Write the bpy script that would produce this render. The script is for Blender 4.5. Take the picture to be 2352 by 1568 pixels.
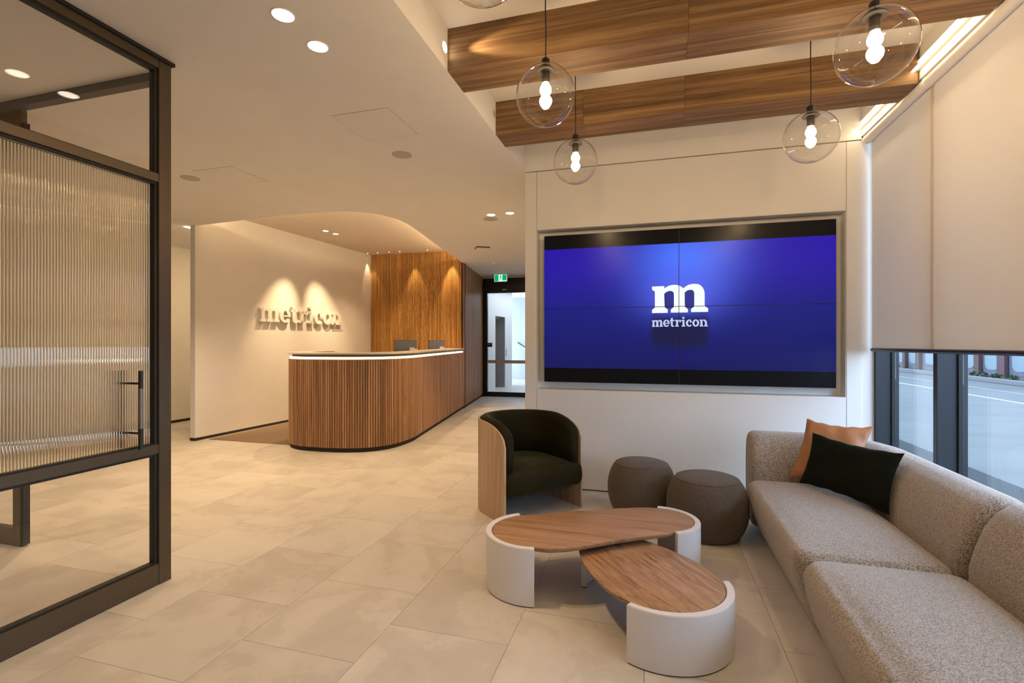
import bpy, bmesh, math, random
from mathutils import Vector, Matrix
random.seed(7)
PI = math.pi
S = bpy.context.scene
COL = S.collection
for o in list(bpy.data.objects): bpy.data.objects.remove(o)

# ------------------------------------------------------------------ camera, world, light, exposure
EYE = 1.383
cd = bpy.data.cameras.new('camera'); cam = bpy.data.objects.new('camera', cd); COL.objects.link(cam)
cam.location = (0, 0, EYE); cam.rotation_euler = (PI/2, 0, math.radians(16))
cd.sensor_width = 36; cd.lens = 36*1130/2352; cd.clip_start = .02; cd.clip_end = 300
S.camera = cam
S.view_settings.view_transform = 'Standard'; S.view_settings.look = 'None'
S.view_settings.exposure = 0.0; S.view_settings.gamma = 1.0; S.view_settings.use_curve_mapping = False
cy = S.cycles
cy.use_denoising = True; cy.use_adaptive_sampling = True; cy.adaptive_threshold = .02; cy.max_bounces = 9; cy.diffuse_bounces = 5; cy.glossy_bounces = 4
cy.transmission_bounces = 8; cy.transparent_max_bounces = 24
cy.caustics_reflective = False; cy.caustics_refractive = False
cy.sample_clamp_indirect = 5.0; cy.sample_clamp_direct = 0.0

W = bpy.data.worlds.new('dusk_sky'); S.world = W; W.use_nodes = True
bg = W.node_tree.nodes['Background']; bg.inputs[0].default_value = (.56, .75, 1.0, 1); bg.inputs[1].default_value = 8.0

WARM = (1.0, .675, .36)
def spot(name, loc, power, size=math.radians(100), blend=.8, color=WARM, to=None, radius=.03):
    d = bpy.data.lights.new(name, 'SPOT'); d.energy = power; d.color = color; d.spot_size = size; d.spot_blend = blend
    d.shadow_soft_size = radius
    o = bpy.data.objects.new(name, d); COL.objects.link(o); o.location = loc
    v = Vector(to) - Vector(loc) if to else Vector((0, 0, -1))
    o.rotation_euler = v.to_track_quat('-Z', 'Y').to_euler()
    return o
def area(name, loc, power, sx, sy, to, color=WARM):
    d = bpy.data.lights.new(name, 'AREA'); d.energy = power; d.color = color; d.shape = 'RECTANGLE'; d.size = sx; d.size_y = sy
    o = bpy.data.objects.new(name, d); COL.objects.link(o); o.location = loc
    o.rotation_euler = (Vector(to) - Vector(loc)).to_track_quat('-Z', 'Y').to_euler()
    return o
CZ, RZ = 3.005, 3.26           # lower ceiling, raised ceiling
DOWN = [(-1.767, 2.036), (-1.771, 2.305), (-1.993, 5.981), (-1.739, 5.965)]
DOWN_P = 85
# the same lamp pairs go on behind the camera and in the rooms beside it
HIDDEN = [(-1.77, -.9), (-1.77, -.6), (-3.9, -1.2), (-4.9, 3.2), (-4.9, 1.0)]
for (x, y), p_ in zip(DOWN, (75, 75, 125, 125)): spot('downlight_lamp', (x, y, CZ-.02), p_)
for (x, y), p_ in zip(HIDDEN, (15, 15, 80, 130, 90)): spot('downlight_lamp', (x, y, CZ-.02), p_)
spot('lounge_lamp', (-.5, -.6, RZ-.03), 12, math.radians(120)); spot('lounge_lamp', (1.0, -.6, RZ-.03), 12, math.radians(120))
spot('corridor_lamp', (-2.3, 8.6, CZ-.02), 90); 
RECESS = [(-5.342, 7.155), (-5.325, 7.406)]
spot('sign_lamp', (-5.342, 7.155, RZ-.03), 300, math.radians(44), 1.0, to=(-6.04, 6.86, 1.45), radius=.015)
spot('sign_lamp', (-5.325, 7.406, RZ-.03), 300, math.radians(44), 1.0, to=(-6.0, 7.98, 1.45), radius=.015)
PINS = [-5.84, -4.83, -3.99]
for x, p in zip(PINS, (25, 55, 110)): spot('wall_wash_lamp', (x, 9.30, RZ-.03), p, math.radians(46), .6, to=(x, 9.42, 1.2), radius=.01)
for x_, y_ in ((-4.9, 8.4), (-4.0, 8.0), (-4.6, 6.3)): spot('reception_fill', (x_, y_, RZ-.02), 150)  # added fill spots over the desk, no fittings behind them
for x_, y_, p_ in ((-3.4, 3.6, 75), (-4.9, 4.6, 210)): spot('lobby_fill', (x_, y_, CZ-.02), p_)  # added fill without fittings, lifts the lobby floor and sign wall
area('lobby_lamp', (-3.3, 14.2, 2.95), 55, 1.6, 3.5, (-3.3, 14.2, 0), (.86, .94, 1.0))
spot('beam_wash_lamp', (-1.175, 2.684, 3.12), 34, math.radians(30), .7, to=(1.2, 2.684+.26, 3.115), radius=.01)

# ------------------------------------------------------------------ materials
def srgb(r, g, b):
    f = lambda c: (c/255/12.92) if c/255 <= .04045 else ((c/255+.055)/1.055)**2.4
    return (f(r), f(g), f(b), 1)
class NT:
    def __init__(s, name):
        s.m = bpy.data.materials.new(name); s.m.use_nodes = True; s.t = s.m.node_tree; s.n = s.t.nodes
        s.b = s.n['Principled BSDF']; s.out = s.n['Material Output']
    def add(s, typ, **kw):
        n = s.n.new(typ)
        for k, v in kw.items(): setattr(n, k, v)
        return n
    def link(s, a, b): s.t.links.new(a, b)
    def coords(s, scale=(1, 1, 1), kind='Object', rot=(0, 0, 0), jitter=0):
        tc = s.add('ShaderNodeTexCoord'); mp = s.add('ShaderNodeMapping'); mp.inputs['Scale'].default_value = scale
        mp.inputs['Rotation'].default_value = rot
        src = tc.outputs[kind]
        if jitter:
            oi = s.add('ShaderNodeObjectInfo'); va = s.add('ShaderNodeVectorMath', operation='SCALE'); cb = s.add('ShaderNodeCombineXYZ')
            s.link(oi.outputs['Random'], cb.inputs[0]); s.link(oi.outputs['Random'], cb.inputs[1]); s.link(oi.outputs['Random'], cb.inputs[2])
            s.link(cb.outputs[0], va.inputs[0]); va.inputs['Scale'].default_value = jitter
            ad = s.add('ShaderNodeVectorMath', operation='ADD'); s.link(src, ad.inputs[0]); s.link(va.outputs[0], ad.inputs[1]); src = ad.outputs[0]
        s.link(src, mp.inputs[0]); return mp.outputs[0]
    def noise(s, vec, scale, detail=4, rough=.55, dist=0):
        n = s.add('ShaderNodeTexNoise'); n.inputs['Scale'].default_value = scale; n.inputs['Detail'].default_value = detail
        n.inputs['Roughness'].default_value = rough; n.inputs['Distortion'].default_value = dist; s.link(vec, n.inputs['Vector']); return n.outputs['Fac']
    def ramp(s, fac, stops):
        r = s.add('ShaderNodeValToRGB'); e = r.color_ramp.elements
        while len(e) < len(stops): e.new(.5)
        for i, (p, c) in enumerate(stops): e[i].position = p; e[i].color = c
        s.link(fac, r.inputs[0]); return r.outputs[0]
    def mix(s, fac, a, b, mode='MIX'):
        m = s.add('ShaderNodeMix', data_type='RGBA', blend_type=mode)
        for sock, v in ((m.inputs[0], fac), (m.inputs[6], a), (m.inputs[7], b)):
            if isinstance(v, bpy.types.NodeSocket): s.link(v, sock)
            else: sock.default_value = v
        return m.outputs[2]
    def math(s, op, a, b=0.0, clamp=False):
        m = s.add('ShaderNodeMath', operation=op); m.use_clamp = clamp
        for i, v in enumerate((a, b)):
            if isinstance(v, bpy.types.NodeSocket): s.link(v, m.inputs[i])
            else: m.inputs[i].default_value = v
        return m.outputs[0]
    def bump(s, h, strength, dist=.002):
        b = s.add('ShaderNodeBump'); b.inputs['Strength'].default_value = strength; b.inputs['Distance'].default_value = dist
        s.link(h, b.inputs['Height']); s.link(b.outputs[0], s.b.inputs['Normal'])
def plain(name, col, rough=.6, metal=0, bump=0, bscale=60, spec=.5, coat=0):
    t = NT(name); c = t.coords()
    n = t.noise(c, 3.0)
    d = tuple(x*.96 for x in col[:3])+(1,)
    t.link(t.ramp(n, [(.3, d), (.7, col)]), t.b.inputs['Base Color'])
    t.b.inputs['Roughness'].default_value = rough; t.b.inputs['Metallic'].default_value = metal
    t.b.inputs['Specular IOR Level'].default_value = spec; t.b.inputs['Coat Weight'].default_value = coat
    if bump: t.bump(t.noise(c, bscale), bump)
    return t.m
def emit(name, col, strength):
    t = NT(name); t.n.remove(t.b); e = t.add('ShaderNodeEmission'); e.inputs[0].default_value = col; e.inputs[1].default_value = strength
    t.link(e.outputs[0], t.out.inputs[0]); return t.m
def wood(name, dark, mid, light, axis='X', stretch=18, scale=3.0, rough=.45, jitter=0, contrast=1.0, vary=0, rot=0, dist=.6):
    t = NT(name); k = 1/stretch
    sc = {'X': (k, 1, 1), 'Y': (1, k, 1), 'Z': (1, 1, k)}[axis]
    v = t.coords(sc, jitter=jitter)
    if rot:
        pre = t.coords((1, 1, 1), rot=(0, 0, rot)); mp = t.add('ShaderNodeMapping'); mp.inputs['Scale'].default_value = sc; t.link(pre, mp.inputs[0]); v = mp.outputs[0]
    a = t.noise(v, scale*4, 6, .6, dist); b = t.noise(v, scale*26, 4, .6, .3)
    f = t.math('ADD', t.math('MULTIPLY', a, .72), t.math('MULTIPLY', b, .28))
    w = .16/contrast
    c = t.ramp(f, [(.5-w, dark), (.5, mid), (.5+w, light)])
    if vary:
        oi = t.add('ShaderNodeObjectInfo')
        h = t.add('ShaderNodeHueSaturation')
        t.link(t.math('ADD', t.math('MULTIPLY', oi.outputs['Random'], vary*2), 1-vary), h.inputs['Value'])
        t.link(c, h.inputs['Color']); c = h.outputs[0]
    t.link(c, t.b.inputs['Base Color']); t.b.inputs['Roughness'].default_value = rough
    t.bump(b, .15, .001)
    return t.m
def clear_glass(name, tint=(1, 1, 1, 1), refl=1.0):
    t = NT(name); t.n.remove(t.b)
    lw = t.add('ShaderNodeLayerWeight'); lw.inputs[0].default_value = .5
    f = t.math('ADD', t.math('MULTIPLY', t.math('POWER', lw.outputs['Facing'], 5.0), .94), .045)
    f = t.math('MULTIPLY', f, refl, True)
    tr = t.add('ShaderNodeBsdfTransparent'); tr.inputs[0].default_value = tint
    gl = t.add('ShaderNodeBsdfGlossy'); gl.inputs['Roughness'].default_value = .01
    mx = t.add('ShaderNodeMixShader'); t.link(f, mx.inputs[0]); t.link(tr.outputs[0], mx.inputs[1]); t.link(gl.outputs[0], mx.inputs[2])
    t.link(mx.outputs[0], t.out.inputs[0]); return t.m

M = {}
M['wall'] = plain('wall_paint', (.80, .79, .77, 1), .75, bump=.05, bscale=160)
M['ceiling'] = plain('ceiling_paint', (.78, .77, .75, 1), .85)
M['plaster'] = plain('textured_plaster', (.76, .69, .62, 1), .85, bump=.35, bscale=14)
M['joinery'] = plain('white_joinery', (.79, .785, .77, 1), .5)
M['black'] = plain('black_metal', (.012, .011, .011, 1), .4)
M['seam_tan'] = plain('blind_seam_tan', (.60, .54, .47, 1), .8)
M['gap'] = plain('shadow_gap_black', (.02, .018, .017, 1), .8)
M['gasket'] = plain('black_gasket', (.01, .01, .01, 1), .6)
M['bronze'] = plain('bronze_metal', (.125, .10, .07, 1), .36, .75)
M['bronze_dark'] = plain('dark_bronze_track', (.05, .038, .028, 1), .45, .5)
M['navy'] = plain('dark_grey_mullion', (.022, .026, .034, 1), .45, .3)
M['white_lacquer'] = plain('white_lacquer', (.72, .71, .73, 1), .4)
M['trim'] = plain('white_trim', (.82, .8, .77, 1), .5)
M['steel'] = plain('brushed_steel', (.42, .42, .42, 1), .35, .9)
M['screen_grey'] = plain('monitor_back_grey', (.32, .34, .37, 1), .4, .3)
M['handle_grey'] = plain('handle_grey', (.22, .195, .185, 1), .35, .6)
M['lobby'] = plain('lobby_white', (.80, .82, .84, 1), .7)
M['lobby_grey'] = plain('lobby_grey', (.48, .48, .47, 1), .7)
M['speaker'] = plain('speaker_grille', (.50, .46, .43, 1), .7, bump=.6, bscale=900)
M['stonetop'] = plain('stone_benchtop', (.72, .64, .55, 1), .35)
M['clear'] = clear_glass('clear_glass')
M['globe'] = clear_glass('globe_glass', (.97, .965, .95, 1), 1.5)
M['bulb'] = emit('bulb_glow', (1, .68, .36, 1), 300)
M['lens'] = emit('downlight_glow', (1, .84, .66, 1), 14)
M['led'] = emit('led_strip', (1, .76, .48, 1), 6)
M['cove'] = emit('cove_strip', (1, .68, .36, 1), 130)
M['led_down'] = emit('added_wash_strip', (1, .73, .43, 1), 30)  # glow of the strip added to wash the blinds
M['hall_led'] = emit('hall_led_strip', (1, .66, .34, 1), 50)
M['led_desk'] = emit('desk_led_strip', (1, .72, .38, 1), 4.2)
M['frost'] = plain('frosted_band', (.55, .46, .42, 1), .8)
M['slat_back'] = plain('dark_slat_backing', srgb(64, 40, 22), .8)
M['slat'] = wood('spotted_gum_slat', srgb(116, 80, 50), srgb(158, 118, 82), srgb(184, 146, 108), 'Z', 30, 5, .5, jitter=40, vary=.2)
M['slat_wall'] = wood('warm_timber_slat', srgb(150, 100, 48), srgb(190, 140, 76), srgb(212, 168, 104), 'Z', 30, 5, .5, jitter=40, vary=.2)
M['beam'] = wood('beam_veneer', srgb(80, 54, 30), srgb(120, 91, 58), srgb(152, 121, 84), 'X', 34, 5.5, .62, jitter=9, contrast=1.1)
M['oak'] = wood('oak_veneer', srgb(150, 124, 98), srgb(180, 152, 126), srgb(196, 170, 144), 'Z', 22, 6, .5, contrast=.8)
M['oak_top'] = wood('oak_tabletop', srgb(124, 90, 66), srgb(160, 124, 94), srgb(178, 144, 114), 'X', 20, 6, .4, contrast=.9)

M['oak_low'] = wood('oak_tabletop_low', srgb(112, 78, 54), srgb(162, 126, 96), srgb(184, 150, 120), 'X', 9, 5, .4, contrast=1.0, rot=math.radians(54), dist=2.2)
t = NT('stone_tile')       # large stone-look tiles, each with its own cloudy patches
v = t.coords(jitter=60); a = t.noise(v, 1.6, 5, .6, 1.2); b = t.noise(v, 7, 8, .65); g = t.noise(v, 90, 3)
oi = t.add('ShaderNodeObjectInfo')
cl = t.ramp(t.math('ADD', t.math('MULTIPLY', a, .7), t.math('MULTIPLY', b, .3)), [(.34, srgb(190, 186, 180)), (.47, srgb(198, 194, 188)), (.478, srgb(203, 199, 194)), (.66, srgb(211, 208, 204))])
h = t.add('ShaderNodeHueSaturation'); t.link(t.math('ADD', t.math('MULTIPLY', oi.outputs['Random'], .10), .92), h.inputs['Value']); t.link(cl, h.inputs['Color'])
t.link(h.outputs[0], t.b.inputs['Base Color']); t.link(t.math('ADD', t.math('MULTIPLY', b, .2), .30), t.b.inputs['Roughness']); t.b.inputs['Specular IOR Level'].default_value = .35
t.bump(g, .05); M['tile'] = t.m
M['grout'] = plain('tile_grout', srgb(176, 169, 159), .9)

def fabric(name, c0, c1, c2, scale, bump, rough=.95, sheen=.2, aniso=(1, 1, 1)):
    t = NT(name); v = t.coords(aniso)
    vo = t.add('ShaderNodeTexVoronoi'); vo.inputs['Scale'].default_value = scale; vo.inputs['Randomness'].default_value = 1; t.link(v, vo.inputs['Vector'])
    n = t.noise(v, scale*.9, 3, .7)
    sep = t.add('ShaderNodeSeparateColor'); t.link(vo.outputs['Color'], sep.inputs[0])
    f = t.math('ADD', t.math('MULTIPLY', sep.outputs[0], .6), t.math('MULTIPLY', n, .4))
    t.link(t.ramp(f, [(.25, c0), (.5, c1), (.75, c2)]), t.b.inputs['Base Color']); t.b.inputs['Roughness'].default_value = rough
    t.b.inputs['Sheen Weight'].default_value = sheen; t.b.inputs['Specular IOR Level'].default_value = .15
    t.bump(t.math('SUBTRACT', n, vo.outputs['Distance']), bump, .004); return t.m
M['boucle'] = fabric('oatmeal_boucle', srgb(88, 76, 64), srgb(160, 149, 137), srgb(206, 196, 186), 400, .5, sheen=.7)
M['ottoman'] = fabric('grey_brown_weave', srgb(70, 61, 52), srgb(94, 84, 74), srgb(110, 99, 88), 330, .4, aniso=(1, 1, 2.5))
M['carpet'] = fabric('brown_carpet', srgb(110, 92, 74), srgb(132, 112, 92), srgb(150, 130, 108), 300, .5)
def velvet(name, col, sh, amt):
    t = NT(name); c = t.coords(); n = t.noise(c, 5, 3)
    t.link(t.ramp(n, [(.3, tuple(x*.7 for x in col[:3])+(1,)), (.7, col)]), t.b.inputs['Base Color'])
    t.b.inputs['Roughness'].default_value = .8; t.b.inputs['Sheen Weight'].default_value = amt; t.b.inputs['Sheen Tint'].default_value = sh; t.b.inputs['Sheen Roughness'].default_value = .35
    t.b.inputs['Specular IOR Level'].default_value = .1; t.bump(t.noise(c, 400), .2, .001); return t.m
M['velvet'] = velvet('olive_velvet', (.022, .018, .006, 1), (.30, .29, .12, 1), .25)
M['velvet2'] = velvet('dark_green_velvet', (.008, .010, .006, 1), (.10, .22, .10, 1), .3)
t = NT('tan_leather'); c = t.coords(); n = t.noise(c, 6, 4); t.link(t.ramp(n, [(.3, srgb(160, 108, 72)), (.7, srgb(182, 130, 92))]), t.b.inputs['Base Color']); t.b.inputs['Roughness'].default_value = .42
t.bump(t.noise(c, 14, 5, .6, 1), .25, .01); M['leather'] = t.m
t = NT('blind_fabric'); t.b.inputs['Base Color'].default_value = (.88, .85, .80, 1); t.b.inputs['Roughness'].default_value = .9
tl = t.add('ShaderNodeBsdfTranslucent'); tl.inputs[0].default_value = (.7, .66, .6, 1); mx = t.add('ShaderNodeMixShader'); mx.inputs[0].default_value = .22
t.link(t.b.outputs[0], mx.inputs[1]); t.link(tl.outputs[0], mx.inputs[2]); t.link(mx.outputs[0], t.out.inputs[0])
c = t.coords((1, 1, 1)); t.bump(t.noise(c, 500, 2), .1, .001); M['blind'] = t.m
t = NT('fluted_glass'); t.n.remove(t.b); g = t.add('ShaderNodeBsdfGlass'); g.inputs['IOR'].default_value = 1.45; g.inputs['Roughness'].default_value = .015; g.inputs[0].default_value = (.97, .97, .95, 1)
t.link(g.outputs[0], t.out.inputs[0]); M['fluted'] = t.m
# outside
t = NT('pale_pavement'); c = t.coords((.25, 1, 1)); n = t.noise(c, 1.2, 6); t.link(t.ramp(n, [(.3, (.096, .102, .103, 1)), (.7, (.124, .130, .131, 1))]), t.b.inputs['Base Color']); t.b.inputs['Roughness'].default_value = .95; t.b.inputs['Specular IOR Level'].default_value = .04; M['pave'] = t.m
t = NT('granite'); c = t.coords(); n = t.noise(c, 120, 3, .8); t.link(t.ramp(n, [(.4, (.022, .026, .028, 1)), (.6, (.060, .065, .07, 1))]), t.b.inputs['Base Color']); t.b.inputs['Roughness'].default_value = .9; t.b.inputs['Specular IOR Level'].default_value = .04; M['granite'] = t.m
M['kerb'] = plain('concrete_kerb', (.125, .125, .13, 1), .8)
M['line'] = plain('white_line', (.2, .2, .2, 1), .6)
M['mural_pane'] = plain('mural_pale_blue', (.14, .19, .215, 1), .6)
M['mural_frame'] = plain('mural_mauve', (.09, .085, .12, 1), .7)
M['mural_post'] = plain('mural_red_brown', (.07, .035, .033, 1), .8)
t = NT('mural_paint'); c = t.coords(); n = t.noise(c, 2.2, 4, .6, 3); t.link(t.ramp(n, [(.38, (.08, .065, .075, 1)), (.46, (.06, .09, .12, 1)), (.52, (.14, .135, .15, 1)), (.6, (.10, .06, .065, 1))]), t.b.inputs['Base Color']); M['mural'] = t.m
M['leaf'] = plain('shrub_green', (.03, .06, .03, 1), .8)
# signs
M['sign_green'] = emit('exit_green', (.0, .42, .16, 1), 1.0)
M['sign_white'] = emit('exit_white', (.75, 1, .85, 1), 1.0)
M['logo_white'] = emit('logo_white', (.95, 1.0, 1.0, 1), 1.0)
M['logo_pale'] = emit('logo_pale', (.58, .62, .92, 1), 1.0)

# ------------------------------------------------------------------ geometry helpers
class MB:
    def __init__(s): s.v = []; s.f = []
    def quad(s, *i): s.f.append(i)
    def box(s, x0, x1, y0, y1, z0, z1):
        n = len(s.v)
        s.v += [(x, y, z) for z in (z0, z1) for x, y in ((x0, y0), (x1, y0), (x1, y1), (x0, y1))]
        s.f += [(n+3, n+2, n+1, n), (n+4, n+5, n+6, n+7)] + [(n+i, n+(i+1) % 4, n+4+(i+1) % 4, n+4+i) for i in range(4)]
        return s
    def prism(s, pts, z0, z1):
        n = len(s.v); k = len(pts)
        s.v += [(x, y, z0) for x, y in pts]+[(x, y, z1) for x, y in pts]
        s.f += [tuple(range(n+k-1, n-1, -1)), tuple(range(n+k, n+2*k))]+[(n+i, n+(i+1) % k, n+k+(i+1) % k, n+k+i) for i in range(k)]
        return s
    def loops(s, L, cap0=True, cap1=True, closed=True):
        n = len(s.v); k = len(L[0])
        for l in L: s.v += [tuple(p) for p in l]
        for j in range(len(L)-1):
            for i in range(k if closed else k-1):
                a = n+j*k+i; b = n+j*k+(i+1) % k
                s.f.append((a, b, b+k, a+k))
        if cap0: s.f.append(tuple(range(n+k-1, n-1, -1)))
        if cap1: s.f.append(tuple(range(n+(len(L)-1)*k, n+len(L)*k)))
        return s
    def lathe(s, prof, c=(0, 0, 0), seg=40, cap0=True, cap1=True):
        return s.loops([[(c[0]+r*math.cos(2*PI*i/seg), c[1]+r*math.sin(2*PI*i/seg), c[2]+z) for i in range(seg)] for r, z in prof], cap0, cap1)
    def tube(s, pts, r, seg=10):
        L = []
        pts = [Vector(p) for p in pts]
        for i, p in enumerate(pts):
            d = (pts[min(i+1, len(pts)-1)]-pts[max(i-1, 0)]).normalized()
            u = d.cross(Vector((0, 0, 1))) if abs(d.z) < .95 else d.cross(Vector((1, 0, 0)))
            u.normalize(); w = u.cross(d)
            L.append([p+r*(math.cos(2*PI*k/seg)*u+math.sin(2*PI*k/seg)*w) for k in range(seg)])
        return s.loops(L)
    def obj(s, name, mat, parent=None, smooth=False, bevel=0, loc=None, auto=None, **props):
        me = bpy.data.meshes.new(name); me.from_pydata(s.v, [], s.f); me.update()
        bm = bmesh.new(); bm.from_mesh(me)
        bmesh.ops.recalc_face_normals(bm, faces=bm.faces)
        if bevel: bmesh.ops.bevel(bm, geom=[e for e in bm.edges if e.is_manifold and e.calc_face_angle(0) > .6], offset=bevel, segments=2, affect='EDGES', clamp_overlap=True)
        bm.to_mesh(me); bm.free()
        me.materials.append(mat if not isinstance(mat, str) else M[mat])
        if smooth:
            me.polygons.foreach_set('use_smooth', [True]*len(me.polygons))
            if auto: me.set_sharp_from_angle(angle=math.radians(auto))
        o = bpy.data.objects.new(name, me); COL.objects.link(o)
        if parent: o.parent = parent
        if loc: o.location = loc
        for k, v in props.items(): o[k] = v
        return o
def box(name, mat, x0, x1, y0, y1, z0, z1, parent=None, bevel=0, **p): return MB().box(x0, x1, y0, y1, z0, z1).obj(name, mat, parent, bevel=bevel, **p)
def thing(name, label, cat, loc=(0, 0, 0), group=None, rz=0):
    o = bpy.data.objects.new(name, None); COL.objects.link(o); o.empty_display_size = .05
    o.location = loc; o.rotation_euler = (0, 0, rz)
    o['label'] = label; o['category'] = cat
    if group: o['group'] = group
    return o
def tag(o, label, cat, group=None):
    o['label'] = label; o['category'] = cat
    if group: o['group'] = group
    return o
def struct_root(name, loc=(0, 0, 0)):
    o = bpy.data.objects.new(name, None); COL.objects.link(o); o.location = loc; o['kind'] = 'structure'; return o
def copy_tree(o, parent=None):
    c = o.copy(); COL.objects.link(c)
    if parent: c.parent = parent
    for ch in list(o.children): copy_tree(ch, c)
    return c
def rounded(pts, rad, seg=8):
    """2D polygon with rounded corners; rad one number or one per corner"""
    out = []; n = len(pts)
    for i in range(n):
        p = Vector(pts[i]); a = Vector(pts[i-1])-p; b = Vector(pts[(i+1) % n])-p
        r = rad[i] if isinstance(rad, (list, tuple)) else rad
        if r <= 0: out.append(tuple(p)); continue
        la, lb = a.length, b.length; a.normalize(); b.normalize()
        ang = a.angle(b); d = min(r/math.tan(ang/2), la*.49, lb*.49); r2 = d*math.tan(ang/2)
        c = p+(a+b).normalized()*(r2/math.sin(ang/2))
        s0 = p+a*d-c; s1 = p+b*d-c
        t0 = math.atan2(s0.y, s0.x); t1 = math.atan2(s1.y, s1.x); dt = (t1-t0+PI) % (2*PI)-PI
        for k in range(seg+1): th = t0+dt*k/seg; out.append((c.x+r2*math.cos(th), c.y+r2*math.sin(th)))
    return out
def resample(pts, step, closed=False):
    P = [Vector(p) for p in pts]
    if closed: P.append(P[0])
    L = [0]
    for a, b in zip(P, P[1:]): L.append(L[-1]+(b-a).length)
    n = max(2, round(L[-1]/step)); out = []; j = 0
    for i in range(n if closed else n+1):
        s = L[-1]*i/n
        while j < len(P)-2 and L[j+1] < s: j += 1
        f = (s-L[j])/max(1e-9, L[j+1]-L[j]); out.append(P[j].lerp(P[j+1], f))
    return out
def spline(pts, n=10, closed=False):
    P = [Vector(p) for p in pts]; out = []; k = len(P)
    for i in range(k if closed else k-1):
        if closed: p0, p1, p2, p3 = P[i-1], P[i], P[(i+1) % k], P[(i+2) % k]
        else: p0, p1, p2, p3 = P[max(i-1, 0)], P[i], P[i+1], P[min(i+2, k-1)]
        for j in range(n):
            t_ = j/n; out.append(.5*((2*p1)+(p2-p0)*t_+(2*p0-5*p1+4*p2-p3)*t_**2+(3*p1-p0-3*p2+p3)*t_**3))
    if not closed: out.append(P[-1])
    return out
def normals(P, closed):
    N = []
    for i in range(len(P)):
        a = P[i-1] if (closed or i > 0) else P[i]; b = P[(i+1) % len(P)] if (closed or i < len(P)-1) else P[i]
        d = (b-a).normalized(); N.append(Vector((d.y, -d.x)))
    return N
def soft_block(outline, z0, z1, rb, rt, crown=0, deform=None, rings=7):
    P = resample(outline, .03, True)
    ar = sum(P[i-1].x*P[i].y-P[i].x*P[i-1].y for i in range(len(P)))
    N = normals(P, True)
    if ar < 0: N = [-n for n in N]
    C = sum(P, Vector((0, 0)))/len(P); L = []
    def ring(ins, z): L.append([Vector((p.x-n.x*ins, p.y-n.y*ins, z)) for p, n in zip(P, N)])
    for k in range(6): a = PI/2*k/5; ring(rb*(1-math.sin(a)), z0+rb*(1-math.cos(a)))
    for k in range(1, 4): ring(-.006*math.sin(PI*k/4), z0+rb+(z1-z0-rb-rt)*k/4)
    for k in range(7): a = PI/2*k/6; ring(rt*(1-math.cos(a)), z1-rt+rt*math.sin(a))
    base = [Vector(v_) for v_ in L[-1]]
    bx = [min(v_.x for v_ in base), max(v_.x for v_ in base)]; by = [min(v_.y for v_ in base), max(v_.y for v_ in base)]
    def cz_(x, y):
        u = (2*x-bx[0]-bx[1])/(bx[1]-bx[0]); v = (2*y-by[0]-by[1])/(by[1]-by[0])
        return z1+crown*(max(0, 1-u**4)*max(0, 1-v**4))**.75
    for k in range(1, rings+4):
        s = 1-k/(rings+3.6)
        L.append([Vector((C.x+(v_.x-C.x)*s, C.y+(v_.y-C.y)*s, cz_(C.x+(v_.x-C.x)*s, C.y+(v_.y-C.y)*s))) for v_ in base])
    m = MB(); m.loops([[tuple(deform(v_)) if deform else tuple(v_) for v_ in l] for l in L])
    return m
def sweep(path, section, cap=.08, closed=False):
    """section: list of (offset to the right of travel, z); ends rounded over cap metres"""
    P = [Vector(p) for p in path]; N = normals(P, False)
    D = [0]
    for a, b in zip(P, P[1:]): D.append(D[-1]+(b-a).length)
    co = sum(o for o, z in section)/len(section); cz = sum(z for o, z in section)/len(section); L = []
    for p, n, d in zip(P, N, D):
        e = min(d, D[-1]-d); s = 1
        if e < cap: q = 1-e/cap; s = math.sqrt(max(0, 1-q*q))
        ins = cap*(1-s)*.8
        row = []
        for o, z in section:
            do = o-co; dz = z-cz; row.append((p.x+n.x*(co+math.copysign(max(abs(do)-ins, 0), do)), p.y+n.y*(co+math.copysign(max(abs(do)-ins, 0), do)), cz+math.copysign(max(abs(dz)-ins, 0), dz)))
        L.append(row)
    return MB().loops(L)
def end_dense(path, cap=.08, n=6):
    """path with extra stations near its two ends so the rounding reads"""
    P = resample(path, .04); a, b = P[0], P[1]; D = (b-a).normalized(); c, d = P[-1], P[-2]; E_ = (d-c).normalized()
    s = [a+D*cap*(k/n)**2 for k in range(n)]; e = [c+E_*cap*(k/n)**2 for k in range(n)][::-1]
    mid = [p for p in P if (p-a).length > cap and (p-c).length > cap]
    return s+mid+e

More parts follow.
